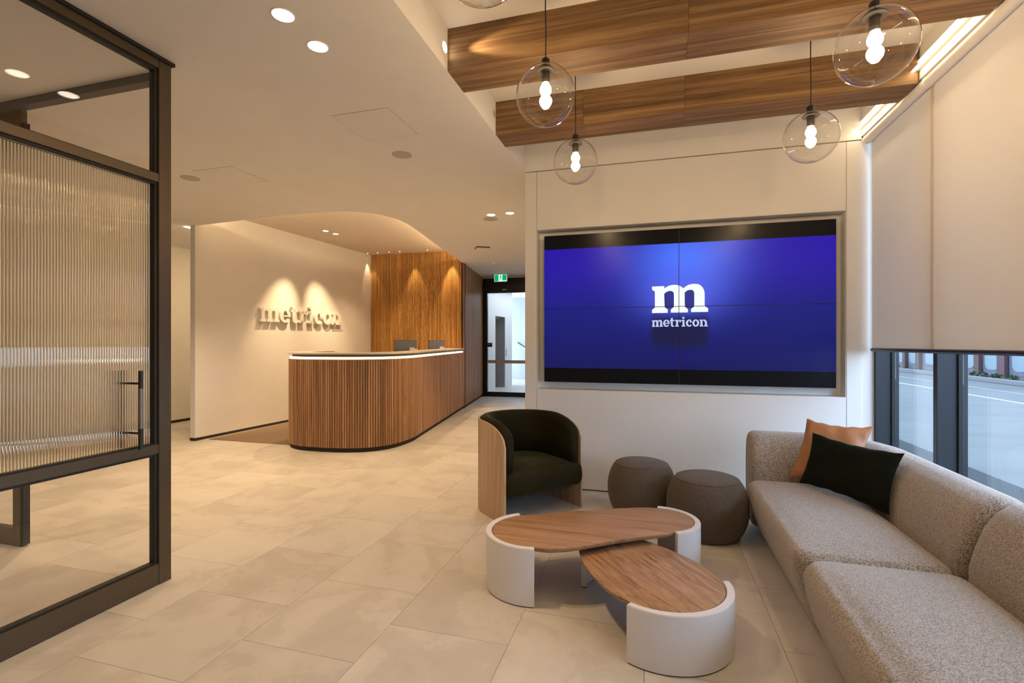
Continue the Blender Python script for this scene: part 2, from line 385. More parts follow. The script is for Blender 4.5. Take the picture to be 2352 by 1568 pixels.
# ------------------------------------------------------------------ floor
floor = box('floor', 'grout', -8.2, 1.72, -3.2, 11.8, -.15, -.012, kind='structure')
tile_me = None; cand = []
c16, s16 = math.cos(math.radians(16)), math.sin(math.radians(16))
for i in range(-13, 7):
    x0 = -1.235+.6*i
    for j in range(-10, 18):
        y0 = 2.15+.6*j+(.3 if i % 2 else 0)
        cx, cy_ = x0+.3, y0+.3
        if cx < -8.1 or cy_ > 11.9 or cy_ < -3: continue
        xc = cx*c16+cy_*s16; zc = -cx*s16+cy_*c16
        inview = zc > .3 and abs(xc/zc) < 1.04+.45/zc and (1.383/zc) < .694+.35/zc
        cand.append((0 if inview else 1, math.hypot(cx, cy_), x0, y0))
cand.sort()
rest = MB(); n_t = 0
for o_, d_, x0, y0 in cand:
    x1, y1 = min(x0+.5982, 1.72), min(y0+.5982, 11.8)
    X0, Y0 = max(x0, -8.2), max(y0, -3.2)
    if x1 <= X0 or y1 <= Y0: continue
    full = (x1-X0 > .597 and y1-Y0 > .597)
    if n_t < 290 and o_ == 0:
        if full:
            if tile_me is None:
                t0 = box('tile', 'tile', 0, .5982, 0, .5982, -.011, 0); tile_me = t0.data; t0.parent = floor; t0.location = (X0, Y0, 0)
            else:
                t0 = bpy.data.objects.new('tile', tile_me); COL.objects.link(t0); t0.parent = floor; t0.location = (X0, Y0, 0)
        else:
            t0 = box('tile', 'tile', 0, x1-X0, 0, y1-Y0, -.011, 0, parent=floor); t0.location = (X0, Y0, 0)
        n_t += 1
    else: rest.box(X0, x1, Y0, y1, -.011, 0)
rest.obj('tile_field', 'tile', floor, kind='stuff')
# carpet behind the desk
carpet = MB().prism([(-6.03, 5.5), (-4.60, 5.5), (-4.60, 5.75), (-3.6, 5.9), (-3.45, 7.2), (-3.78, 9.44), (-5.9, 9.44)], .001, .007).obj('carpet', 'carpet')
tag(carpet, 'brown carpet laid behind the reception desk', 'carpet')

# ------------------------------------------------------------------ ceilings
soff = [(-6.14, 5.41), (-5.6, 5.36), (-5.105, 5.322), (-4.65, 5.28), (-4.243, 5.269), (-3.93, 5.29), (-3.663, 5.348), (-3.436, 5.478), (-3.294, 5.769), (-3.262, 6.08), (-3.311, 6.50), (-3.512, 7.70), (-3.78, 9.47)]
sp = [tuple(p) for p in spline(soff, 6)]
poly = [(-8.2, -3.2), (-1.19, -3.2), (-1.19, 11.85), (-4.2, 11.85)]+sp[::-1]+[(-6.26, 5.41), (-6.26, 11.85), (-8.2, 11.85)]
ceil = MB().prism(poly, CZ, CZ+.09).obj('ceiling', 'ceiling', kind='structure')
box('ceiling_recess', 'plaster', -6.26, -2.9, 4.9, 9.6, RZ, RZ+.1, kind='structure')
MB().loops([[(p[0], p[1], CZ+.09) for p in sp], [(p[0], p[1], CZ+.10) for p in sp]], False, False, False)
box('ceiling_service', 'ceiling', -6.26, -2.9, 9.601, 11.85, CZ+.0905, CZ+.14, kind='structure')
box('wall_service', 'wall', -5.90, -5.80, 9.62, 11.8, 0, CZ+.09, kind='structure')
box('ceiling_lounge', 'ceiling', -1.30, 1.95, -3.2, 4.7, RZ, RZ+.1, kind='structure')
bulk = box('trim_bulkhead', 'ceiling', -1.29, -1.19, -3.2, 4.95, CZ+.0905, RZ, kind='structure')
box('trim_bulkhead_edge', 'ceiling', -1.1895, -1.187, -3.2, 4.579, CZ, RZ, kind='structure')
for q in ((-6.36, -6.26, 4.9, 9.6), (-2.9, -2.8, 4.9, 9.6), (-6.36, -2.8, 4.8, 4.9), (-3.7, -2.9, 9.5, 9.6)): box('trim_cove', 'ceiling', *q, CZ+.0905, RZ+.1, kind='structure')
# cove strip standing on the ceiling edge
cp = [Vector(p) for p in sp if p[1] < 9.3]
cn = normals(cp, False)
m = MB(); m.loops([[(p.x+n.x*.09, p.y+n.y*.09, CZ+.095) for p, n in zip(cp, cn)], [(p.x+n.x*.11, p.y+n.y*.11, CZ+.095) for p, n in zip(cp, cn)],
                   [(p.x+n.x*.11, p.y+n.y*.11, CZ+.105) for p, n in zip(cp, cn)], [(p.x+n.x*.09, p.y+n.y*.09, CZ+.105) for p, n in zip(cp, cn)]], False, False, False)
tag(m.obj('cove_light', 'cove'), 'hidden warm cove strip along the curved ceiling edge over the desk', 'light')

# ------------------------------------------------------------------ walls
w = struct_root('wall_far')
YW = 4.579
MB().prism([(-1.19, YW+.14), (1.80, YW+.14), (1.80, 11.85), (-1.182, 11.85)], 0, RZ).obj('core', 'wall', w)
box('backing', 'gap', -1.175, 1.70, YW+.125, YW+.139, 0, RZ, w)
def panel(x0, x1, z0, z1, y0=YW, y1=YW+.12, mat='joinery'): return box('panel', mat, x0, x1, y0, y1, z0, z1, w, bevel=.0015)
panel(-1.182, -1.0685, .012, 3.0); panel(-1.0655, 1.5045, 2.445, 3.0); panel(-1.0655, 1.5045, .012, .93)
panel(1.5075, 1.613, .012, 3.0); box('panel', 'joinery', 1.6135, 1.72, YW+.006, YW+.12, .012, 3.02, w)
panel(-1.182, 1.613, 3.009, RZ)
box('niche_back', 'joinery', -1.064, 1.503, YW+.112, YW+.12, .932, 2.443, w)
box('niche_side', 'joinery', -1.0655, -1.062, YW+.002, YW+.112, .93, 2.445, w); box('niche_side', 'joinery', 1.501, 1.5045, YW+.002, YW+.112, .93, 2.445, w)
box('end_panel', 'joinery', -1.19, -1.176, YW+.1201, YW+.1395, 0, 3.0, w); box('end_panel', 'joinery', -1.19, -1.1825, YW, YW+.12, 3.0095, RZ, w)

# sign wall
sw = struct_root('wall_sign')
A, B = Vector((-6.121, 5.36)), Vector((-5.905, 9.45)); dirS = (B-A).normalized(); nS = Vector((dirS.y, -dirS.x))
MB().prism([tuple(A), tuple(B), tuple(B-nS*.09), tuple(A-nS*.09)], .04, RZ+.05).obj('plaster', 'wall', sw)
e = .004
MB().prism([tuple(A+nS*e-dirS*e), tuple(B+nS*e), tuple(B-nS*.094), tuple(A-nS*.094-dirS*e)], 0, .04).obj('skirting', 'gap', sw)
# hallway and outer walls
box('wall_left', 'wall', -8.2, -7.85, 5.2, 11.9, 0, CZ, kind='structure'); box('baseboard_left', 'gap', -7.85, -7.842, 5.2, 11.9, 0, .04, kind='structure')
box('wall_left_near', 'wall', -8.3, -8.2, -3.3, 5.2, 0, CZ, kind='structure')
box('wall_hall_end', 'wall', -7.85, -5.8, 11.8, 11.9, 0, CZ, kind='structure')
box('wall_back', 'wall', -8.2, 1.95, -3.3, -3.2, 0, RZ, kind='structure')
# timber wall behind the desk
tw = struct_root('wall_timber')
box('backing', 'slat_back', -6.30, -3.765, 9.462, 9.60, 0, RZ+.05, tw, label='dark timber backing of the slats')
def slat_mesh(wd, dp, h, mat, name='slat'):
    b = .003; m = MB()
    sec = [(-wd/2, 0), (wd/2, 0), (wd/2, dp-b), (wd/2-b, dp), (-wd/2+b, dp), (-wd/2, dp-b)]
    m.prism([(x, -y) for x, y in sec], 0, h)
    o = m.obj(name, mat); return o
sm = slat_mesh(.0205, .02, RZ-.03, 'slat_wall'); smd = sm.data; bpy.data.objects.remove(sm)
def inst(name, me, parent, loc, rz=0):
    o = bpy.data.objects.new(name, me); COL.objects.link(o); o.parent = parent; o.location = loc; o.rotation_euler = (0, 0, rz); return o
x = -5.885
while x < -3.79: inst('slat', smd, tw, (x, 9.4615, .03)); x += .0305
# angled timber corridor wall, same plane as the desk side
ts = struct_root('wall_corridor')
P0, P1 = Vector((-3.764, 9.478)), Vector((-4.167, 11.82)); dT = (P1-P0).normalized(); nT = Vector((dT.y, -dT.x))
MB().prism([tuple(P0-nT*.004), tuple(P1-nT*.004), tuple(P1-nT*.15), tuple(P0-nT*.15)], .05, CZ).obj('backing', 'slat', ts)
MB().prism([tuple(P0+nT*.002), tuple(P1+nT*.002), tuple(P1-nT*.1), tuple(P0-nT*.1)], 0, .05).obj('skirting', 'gap', ts)
sm = slat_mesh(.0295, .016, CZ-.055, 'slat'); sm3 = sm.data; bpy.data.objects.remove(sm)
L_ = (P1-P0).length; k = 0
rzT = math.atan2(dT.y, dT.x)
while .016+.0315*k < L_-.02:
    p = P0+dT*(.016+.0315*k); inst('board', sm3, ts, (p.x-nT.x*.004, p.y-nT.y*.004, .052), rzT); k += 1

# ------------------------------------------------------------------ reception desk
arcL = [(-4.2+.6*math.cos(a), 5.85+.6*math.sin(a)) for a in [PI+PI/2*k/10 for k in range(11)]]
right = spline([(-4.2, 5.25), (-3.98, 5.255), (-3.65, 5.31), (-3.40, 5.44), (-3.225, 5.70), (-3.185, 6.15), (-3.257, 6.60)], 8)[8:]
path = [Vector((-4.8, 6.25)), Vector((-4.8, 5.87))]+[Vector(p) for p in arcL]+right+[Vector((-3.2572, 6.62)), Vector((-3.742, 9.44))]
DP = resample(path, .0318); DN = normals(DP, False)
desk = thing('reception_desk', 'long curved reception desk clad in vertical timber slats with glowing strip under the top', 'desk', (-3.9, 6.4, 0))
inv = Matrix.Translation((3.9, -6.4, 0))
def offs(d, P=None, N=None): return [Vector((p.x+n.x*d, p.y+n.y*d)) for p, n in zip(P or DP, N or DN)]
# normals(): right of travel; travel runs left end -> front -> side, so outside is to the right
sgn = 1 if (DN[len(DN)//3].y < 0) else -1
def band(d0, d1, z0, z1, mat, name, parent=desk, **kw):
    a, b = offs(sgn*d0), offs(sgn*d1); m = MB()
    m.loops([[(p.x, p.y, z0) for p in a], [(p.x, p.y, z0) for p in b], [(p.x, p.y, z1) for p in b], [(p.x, p.y, z1) for p in a], [(p.x, p.y, z0) for p in a]], False, False, False)
    n = len(a); q = len(m.v)
    m.f += [(0, n, 2*n, 3*n), (n-1, 2*n-1, 3*n-1, 4*n-1)]
    m.v = [(x+3.9, y-6.4, z) for x, y, z in m.v]
    return m.obj(name, mat, parent, **kw)
band(-.06, -.022, 0, .06, 'gap', 'plinth')
band(-.06, -.0205, .061, 1.155, 'slat_back', 'carcass')
band(-.06, -.045, 1.156, 1.2215, 'gap', 'shadow_recess')
band(-.044, -.014, 1.160, 1.187, 'led_desk', 'light_strip')
band(-.29, .018, 1.222, 1.243, 'stonetop', 'benchtop')
sm = slat_mesh(.0245, .019, 1.10, 'slat'); sm2 = sm.data; bpy.data.objects.remove(sm)
for i, (p, n) in enumerate(zip(DP, DN)):
    o_ = n*sgn
    inst('slat', sm2, desk, (p.x-o_.x*.020+3.9, p.y-o_.y*.020-6.4, .056), math.atan2(o_.y, o_.x)+PI/2)

# desk-top things
def monitor(a, b, label):
    A_, B_ = Vector(a), Vector(b); c_ = (A_+B_)/2; t_ = thing('monitor', label, 'monitor', (c_.x, c_.y, .83), 'monitors on the reception desk', rz=math.atan2(B_.y-A_.y, B_.x-A_.x))
    Wm = (B_-A_).length
    box('screen_back', 'screen_grey', -Wm/2, Wm/2, -.004, .006, .25, .582, t_, bevel=.003); box('screen', 'black', -Wm/2, Wm/2, .006, .018, .25, .582, t_, bevel=.003)
    box('stand', 'steel', -.03, .03, .0185, .04, .014, .4, t_); box('foot', 'steel', -.12, .12, -.06, .16, .0, .014, t_, bevel=.004)
    return t_
wt = MB().prism([(-4.28, 6.0), (-3.85, 6.0), (-3.98, 9.12), (-4.6, 9.12)], .79, .828).obj('work_table', 'trim')
for x, y in ((-4.2, 6.1), (-3.95, 6.1), (-4.5, 9.0), (-4.08, 9.0)): box('leg', 'trim', x-.02, x+.02, y-.02, y+.02, .0075, .79, wt)
tag(wt, 'white work table behind the reception desk counter', 'table')
monitor((-4.08, 7.25), (-4.00, 7.87), 'grey-backed monitor behind the desk, nearer the sign wall')
monitor((-4.06, 8.50), (-4.00, 9.05), 'grey-backed monitor behind the desk, nearer the timber corridor wall')

for x_, y_, lb_ in ((-3.43, 6.60, 'small clear card holder on the desk top by the nearer monitor'), (-3.59, 8.02, 'small clear card holder on the desk top by the farther monitor')):
    o = thing('card_holder', lb_, 'card holder', (x_, y_, 1.2435), 'card holders on the desk', rz=-.5)
    box('holder', 'clear', -.05, .05, -.02, .02, 0, .045, o); box('card', 'trim', -.044, .044, -.012, .012, .003, .05, o); box('card', 'trim', .058, .105, -.015, .015, 0, .03, o)
# ------------------------------------------------------------------ lettering
BIG = [(203, 272), (520, 268), (530, 332), (600, 280), (650, 260), (700, 249), (760, 243), (800, 243), (850, 250), (890, 262), (930, 280), (970, 306), (1015, 343), (1045, 315), (1080, 290), (1130, 260), (1180, 243), (1240, 234), (1300, 232), (1355, 238), (1400, 250), (1445, 275), (1480, 310), (1508, 350), (1525, 390), (1540, 435), (1548, 480), (1548, 800), (1554, 820), (1570, 840), (1632, 885), (1635, 900), (1635, 975), (1208, 975), (1208, 900), (1213, 885), (1270, 845), (1283, 825), (1288, 800), (1288, 480), (1282, 445), (1270, 420), (1252, 400), (1230, 390), (1190, 385), (1155, 388), (1120, 400), (1080, 425), (1045, 455), (1048, 800), (1055, 825), (1070, 848), (1120, 885), (1128, 900), (1128, 980), (693, 980), (693, 900), (700, 885), (755, 845), (768, 825), (772, 800), (772, 500), (767, 465), (755, 437), (740, 420), (720, 409), (695, 402), (670, 400), (635, 404), (600, 416), (560, 442), (520, 476), (530, 800), (537, 828), (550, 850), (605, 885), (612, 900), (612, 985), (203, 985), (203, 905), (210, 893), (262, 855), (275, 835), (278, 810), (277, 430), (272, 410), (262, 395), (210, 362), (203, 350)]
def bigm(): return [[((x-203)/740, (980-y)/740) for x, y in BIG]], 1.935
def ell(cx, cy, rx, ry, a0=0, a1=2*PI, n=28): return [(cx+rx*math.cos(a0+(a1-a0)*i/n), cy+ry*math.sin(a0+(a1-a0)*i/n)) for i in range(n+1)]
def ringsec(cx, cy, rx, ry, ix, iy, a0, a1, n=30):
    out = []
    o1 = ell(cx, cy, rx, ry, a0, a1, n); i1 = ell(cx, cy, ix, iy, a0, a1, n)
    for k in range(n): out.append([o1[k], o1[k+1], i1[k+1], i1[k]])
    return out
def stem(x, w_, h, topser=True, lb=.13):
    s_ = [[(x, 0), (x+w_, 0), (x+w_, h), (x, h)], [(x-lb, 0), (x+w_+lb, 0), (x+w_+lb, .09), (x+w_, .2), (x, .2), (x-lb, .09)]]
    if topser: s_.append([(x-lb, h), (x+w_*.5, h), (x+w_*.5, h-.24), (x, h-.22), (x-lb, h-.11)])
    return s_
def n_(): # stem with one arch
    out = stem(.13, .28, .98)
    out += ringsec(.60, .48, .42, .52, .14, .30, .0, PI*.62, 16)
    out += stem(.74, .28, .52, False)
    return out, 1.17
def o_l(): return ringsec(.47, .5, .47, .52, .19, .33, 0, 2*PI, 36), .94
def c_l(): return ringsec(.47, .5, .47, .52, .17, .34, PI*.30, PI*1.78, 30)+[ell(.68, .70, .15, .15, n=16)[:-1]], .86
def e_l(): return ringsec(.47, .5, .47, .52, .19, .35, 0, PI*1.80, 34)+[[(.20, .42), (.93, .42), (.94, .54), (.20, .54)]], .92
def t_l(): return [[(.13, .3), (.41, .3), (.41, 1.3), (.30, 1.3), (.13, 1.2)], [(0, .82), (.66, .82), (.66, .98), (.0, .98)]]+ringsec(.42, .28, .29, .30, .02, .10, PI, PI*1.78, 12), .70
def r_l(): return stem(.13, .28, .98)+ringsec(.56, .55, .36, .46, .12, .2, PI*.35, PI*.85, 10)+[ell(.72, .80, .15, .16, n=16)[:-1]], .86
def i_l(): return stem(.13, .28, .98)+[ell(.26, 1.27, .16, .16, n=18)[:-1]], .56
WORD = [bigm, e_l, t_l, r_l, i_l, c_l, o_l, n_]
def word_layout(width, small_m=.80):
    items = []; x = 0
    for k, f in enumerate(WORD):
        pl, wd = f()
        sx = small_m if k == 0 else 1
        items.append(([[(px*sx+x, py) for px, py in q] for q in pl])); x += wd*sx+.045
    total = x-.045; s_ = width/total
    return [[[(px*s_, py) for px, py in q] for q in it] for it in items]
# sign letters on the plaster wall
sign = thing('wall_sign_letters', 'raised white letters spelling metricon on the plaster wall left of the desk', 'sign', (0, 0, 0))
base = A+dirS*0
def on_wall(d, z, out): p = A+dirS*d+nS*out; return (p.x, p.y, z)
sd0 = (Vector((-6.063, 6.43))-A).dot(dirS); sd1 = (Vector((-5.96, 8.43))-A).dot(dirS)
wl = word_layout(sd1-sd0)
XH = .228
for it in wl:
    m = MB()
    for q in it:
        n = len(m.v); k = len(q)
        m.v += [on_wall(sd0+px, 1.705+py*XH, .002) for px, py in q]+[on_wall(sd0+px, 1.705+py*XH, .055) for px, py in q]
        m.f += [tuple(range(n+k-1, n-1, -1)), tuple(range(n+k, n+2*k))]+[(n+i, n+(i+1) % k, n+k+(i+1) % k, n+k+i) for i in range(k)]
    m.obj('letter', 'trim', sign)

# ------------------------------------------------------------------ video wall in the niche
YT = 4.60
vw = thing('video_wall', 'large two-by-two video wall glowing blue with a white m logo, set in the niche', 'screen', (.221, YT, 1.003))
TX0, TX1, TZ0, TZ1 = -.999, 1.441, 1.0, 2.387
t = NT('screen_image'); t.b.inputs['Base Color'].default_value = (.004, .004, .005, 1); t.b.inputs['Roughness'].default_value = .24; t.b.inputs['Specular IOR Level'].default_value = .15
geo = t.add('ShaderNodeNewGeometry'); sx = t.add('ShaderNodeSeparateXYZ'); t.link(geo.outputs['Position'], sx.inputs[0])
X_, Z_ = sx.outputs[0], sx.outputs[2]
zlo, zhi = TZ0+.133, TZ1-.133
v = t.math('DIVIDE', t.math('SUBTRACT', Z_, zlo), zhi-zlo)
colr = t.ramp(v, [(0, (.008, .009, .11, 1)), (.45, (.010, .014, .20, 1)), (.8, (.020, .010, .36, 1)), (1, (.020, .006, .38, 1))])
# picture's own soft glow above the logo
dx = t.math('DIVIDE', t.math('SUBTRACT', X_, .27), .50); dz = t.math('DIVIDE', t.math('SUBTRACT', Z_, 2.12), .42)
r2 = t.math('ADD', t.math('MULTIPLY', dx, dx), t.math('MULTIPLY', dz, dz)); glow = t.math('EXPONENT', t.math('MULTIPLY', r2, -1.6))
colr = t.mix(t.math('MULTIPLY', glow, 1.0), colr, (.075, .18, 1.0, 1))
dx3 = t.math('DIVIDE', t.math('SUBTRACT', X_, .24), .42); dz3 = t.math('DIVIDE', t.math('SUBTRACT', Z_, 1.80), .28)
r3 = t.math('ADD', t.math('MULTIPLY', dx3, dx3), t.math('MULTIPLY', dz3, dz3)); g3 = t.math('EXPONENT', t.math('MULTIPLY', r3, -1.8))
colr = t.mix(t.math('MULTIPLY', g3, .75), colr, (.12, .16, .95, 1))
# the picture's own long shadow under the logo
def soft(sock, a, b, w_):
    s1 = t.math('DIVIDE', t.math('SUBTRACT', sock, a), w_, True); s2 = t.math('DIVIDE', t.math('SUBTRACT', b, sock), w_, True); return t.math('MULTIPLY', s1, s2)
sh = t.math('MULTIPLY', soft(X_, -.045, .49, .06), soft(Z_, 1.28, 1.66, .10))
colr = t.mix(t.math('MULTIPLY', sh, .92), colr, (.010, .012, .05, 1))
sh2 = t.math('MULTIPLY', soft(X_, .02, .42, .02), soft(Z_, 1.655, 1.86, .03)); colr = t.mix(t.math('MULTIPLY', sh2, .85), colr, (.022, .024, .16, 1))
inside = t.math('MULTIPLY', t.math('GREATER_THAN', Z_, zlo), t.math('LESS_THAN', Z_, zhi))
t.link(t.mix(inside, (.0015, .0015, .002, 1), colr), t.b.inputs['Emission Color']); t.b.inputs['Emission Strength'].default_value = 1.0
M['screen_image'] = t.m
cx0, cz0 = .221, 1.6935
def loc_box(name, mat, x0, x1, y0, y1, z0, z1, bevel=0): return box(name, mat, x0-.221, x1-.221, y0-YT, y1-YT, z0-1.003, z1-1.003, vw, bevel)
bz = .0022
for a0, a1 in ((TX0, cx0), (cx0, TX1)):
    for b0, b1 in ((TZ0, cz0), (cz0, TZ1)):
        q = loc_box('display_panel', 'black', a0+.0005, a1-.0005, YT+.0, YT+.055, b0+.0005, b1-.0005)
        o = MB().box(a0-.221+bz, a1-.221-bz, -.0012, -.0002, b0-1.003+bz, b1-1.003-bz).obj('picture', 'screen_image', q)
loc_box('mounting_frame', 'black', TX0+.12, TX1-.12, YT+.056, YT+.088, TZ0+.12, TZ1-.12)
def flat_letters(polys, fx, fz, name, mat):
    m = MB()
    for q in polys:
        n = len(m.v); k = len(q)
        m.v += [(fx(px)-.221, -.0030, fz(py)-1.003) for px, py in q]+[(fx(px)-.221, -.0014, fz(py)-1.003) for px, py in q]
        m.f += [tuple(range(n+k-1, n-1, -1)), tuple(range(n+k, n+2*k))]+[(n+i, n+(i+1) % k, n+k+(i+1) % k, n+k+i) for i in range(k)]
    return m.obj(name, mat, vw)
flat_letters(bigm()[0], lambda x: -.009+x*.471/1.935, lambda y: 1.640+y*.247, 'logo', 'logo_white')
for it in word_layout(.470): flat_letters(it, lambda x: -.009+x, lambda y: 1.515+y*.0605, 'logo_letter', 'logo_pale')
box('bezel_line', 'black', -.0025, .0025, -.0045, -.0031, TZ0-1.003, TZ1-1.003, vw); box('bezel_line', 'black', TX0-.221, TX1-.221, -.0045, -.0031, cz0-1.0055, cz0-1.0005, vw)

# ------------------------------------------------------------------ timber beams
def beam(y0, y1, cuts, label):
    r = thing('timber_beam', label, 'beam', (0, (y0+y1)/2, CZ), 'timber-clad ceiling beams'); xs = [-1.187]+cuts+[1.60]
    for a, b in zip(xs, xs[1:]): box('cladding_panel', 'beam', a+.0004, b-.0004, -(y1-y0)/2, (y1-y0)/2, 0, RZ-CZ, r, bevel=.0006)
beam(1.79, 2.055, [.3], 'timber-clad ceiling beam nearest the camera, a dark sliver at the top of the picture')
beam(2.734, 3.0, [.18], 'timber-clad ceiling beam in front, lit by a warm wall light at its left end')
beam(3.674, 3.935, [-.5, .215], 'timber-clad ceiling beam closest to the video wall')

# ------------------------------------------------------------------ pelmet, cove light, blinds
pel = box('trim_pelmet', 'ceiling', 1.613, 1.626, -3.2, YW+.0, 3.045, RZ, kind='structure')
box('trim_pelmet_soffit', 'ceiling', 1.613, 1.70, -3.2, YW, 3.031, 3.0445, kind='structure')
lc = thing('linear_light', 'long warm linear light on the pelmet above the roller blinds', 'light', (1.612, 1.0, 3.085))
box('channel', 'trim', -.010, .0005, -4.1, 3.57, 0, .065, lc); box('added_lip', 'trim', -.048, -.0102, -4.1, 3.57, 0, .004, lc); box('added_wash_diffuser', 'led_down', -.047, -.030, -4.1, 3.57, -.004, -.0005, lc); box('diffuser', 'led', -.0125, -.0102, -4.1, 3.57, .044, .061, lc); box('diffuser', 'led', -.0125, -.0102, -4.1, 3.57, .005, .017, lc)  # lip and downward wash strip are added to brighten the blinds
def blind(y0, y1, label, h0, h1):
    r = thing('roller_blind', label, 'blind', (1.643, y1, 2.995), 'cream roller blinds over the windows')
    MB().tube([(0, 0, 0), (0, y0-y1, 0)], .032, 24).obj('roller_tube', 'trim', r, smooth=True, auto=40)
    n = 12
    m = MB(); L = []
    for i in range(n+1):
        f = i/n; y = (y0-y1)*f; zb = h0+(h1-h0)*f-2.995
        L.append([(.0315, y, .0), (.0330, y, .0), (.0330, y, zb+.012), (.0315, y, zb+.012)])
    m.loops(L); m.obj('fabric', 'blind', r)
    MB().tube([(.0325, 0, h0-2.995), (.0325, y0-y1, h1-2.995)], .0135, 16).obj('hem_bar', 'black', r, smooth=True, auto=40)
    MB().tube([(0, -.008, 0), (0, .0, 0)], .036, 20).obj('end_cap', 'trim', r)
    return r
bl_ = blind(3.650, 4.55, 'cream roller blind beside the video wall', 1.318, 1.322)
box('seam_band', 'seam_tan', .0225, .0312, 3.6505-4.55, 3.672-4.55, 1.335-2.995, -.03, bl_)  # added tan strip imitating the darker gap between the two blinds
blind(1.90, 3.649, 'cream roller blind nearer the camera over the sofa', 1.322, 1.333)
blind(.02, 1.88, 'cream roller blind beside the camera, out of the picture', 1.333, 1.333)
blind(-3.1, .0, 'unseen wide cream roller blind behind the camera, lowered to hold back daylight', .12, .12)  # out of view, pulled down to cut daylight from behind the camera

# ------------------------------------------------------------------ window wall
wn = struct_root('window_1')

for y in [4.557, 3.676, 2.745, 1.815, .885, -.045, -.975, -1.905, -2.835]:
    box('mullion', 'navy', 1.70, 1.86, y, y+.045, 0, RZ, wn, bevel=.002)
    box('gasket', 'gasket', 1.806, 1.826, y-.014, y-.0002, .06, RZ, wn)
ys = [4.557, 3.676, 2.745, 1.815, .885, -.045, -.975, -1.905, -2.835]
for a, b in zip(ys[1:], ys): box('glass_pane', 'clear', 1.828, 1.838, a+.0455, b-.0005, .0605, RZ-.08, wn)
box('sill', 'navy', 1.722, 1.86, -3.2, 4.60, -.01, .06, wn); box('head', 'navy', 1.70, 1.86, -3.2, 4.60, RZ-.08, RZ, wn)

# ------------------------------------------------------------------ outside
g = struct_root('ground_outside')
box('pavement', 'pave', 3.35, 11.2, -12, 60, -.12, 0, g); box('granite_strip', 'granite', 1.862, 3.345, -12, 60, -.12, .002, g)
box('painted_line', 'line', 7.85, 7.98, -12, 60, .0003, .004, g); box('painted_line', 'line', 9.3, 9.36, -12, 60, .0003, .004, g)
box('kerb', 'kerb', 10.85, 11.2, -12, 60, .0002, .14, g, bevel=.02); box('verge', 'leaf', 11.202, 30, -12, 60, -.12, .08, g)
mu = struct_root('wall_outside')
box('painted_wall', 'mural', 12.0, 12.2, 10, 45, .0, 3.2, mu)
# light panels between painted posts, low plinth scribbles
def upy(u, X): a = (u-1176)/1130; return X*(a*s16+c16)/(a*c16-s16)
for u0, u1 in ((2052, 2077), (2090, 2107), (2127, 2150), (2160, 2200), (2212, 2240), (2264, 2296), (2327, 2362), (2390, 2440)):
    ya, yb = upy(u1, 12), upy(u0, 12)
    pts = rounded([(ya, .34), (yb, .34), (yb, 2.7), (ya, 2.7)], .25, 5); pt2 = rounded([(ya-.18, .19), (yb+.18, .19), (yb+.18, 2.85), (ya-.18, 2.85)], .3, 5)
    for q, x0, x1, mt, nm in ((pt2, 11.985, 12.0, 'mural_frame', 'surround'), (pts, 11.97, 11.984, 'mural_pane', 'panel')):
        m = MB(); k = len(q); m.v += [(x0, y, z) for y, z in q]+[(x1, y, z) for y, z in q]
        m.f += [tuple(range(k)), tuple(range(2*k-1, k-1, -1))]+[(i, (i+1) % k, k+(i+1) % k, k+i) for i in range(k)]
        m.obj(nm, mt, mu)
for u0, u1 in ((2080, 2086), (2110, 2118), (2246, 2258), (2300, 2318), (2372, 2384)): box('post', 'mural_post', 11.86, 11.968, upy(u1, 12), upy(u0, 12), .05, 3.0, mu)
def shrub(y, s_, label):
    m = MB(); rnd = random.Random(int(y*10))
    for k in range(70):
        a, b, r = rnd.uniform(0, 2*PI), rnd.uniform(0, PI/2), rnd.uniform(.3, 1)*s_
        c_ = Vector((r*math.cos(a)*math.cos(b), r*math.sin(a)*math.cos(b)*1.6, r*math.sin(b))); d_ = Vector((rnd.uniform(-1, 1), rnd.uniform(-1, 1), rnd.uniform(.2, 1))).normalized()*.09; e_ = d_.cross(Vector((rnd.uniform(-1, 1), 1, 0))).normalized()*.035
        n = len(m.v); m.v += [tuple(c_), tuple(c_+d_*.5+e_), tuple(c_+d_), tuple(c_+d_*.5-e_)]; m.f.append((n, n+1, n+2, n+3))
    o = m.obj('shrub', 'leaf', loc=(11.5, y, .08)); tag(o, label, 'shrub', 'low shrubs along the far kerb')
for u, s_, lb in ((2060, .15, 'low dark shrub by the far kerb in the left window pane'), (2237, .16, 'leftmost low dark shrub by the kerb in the right window pane'), (2263, .14, 'second low dark shrub by the kerb in the right window pane'), (2287, .15, 'middle low dark shrub by the kerb in the right window pane'), (2327, .15, 'rightmost low dark shrub by the kerb in the right window pane')):
    shrub(upy(u, 11.5), s_, lb)

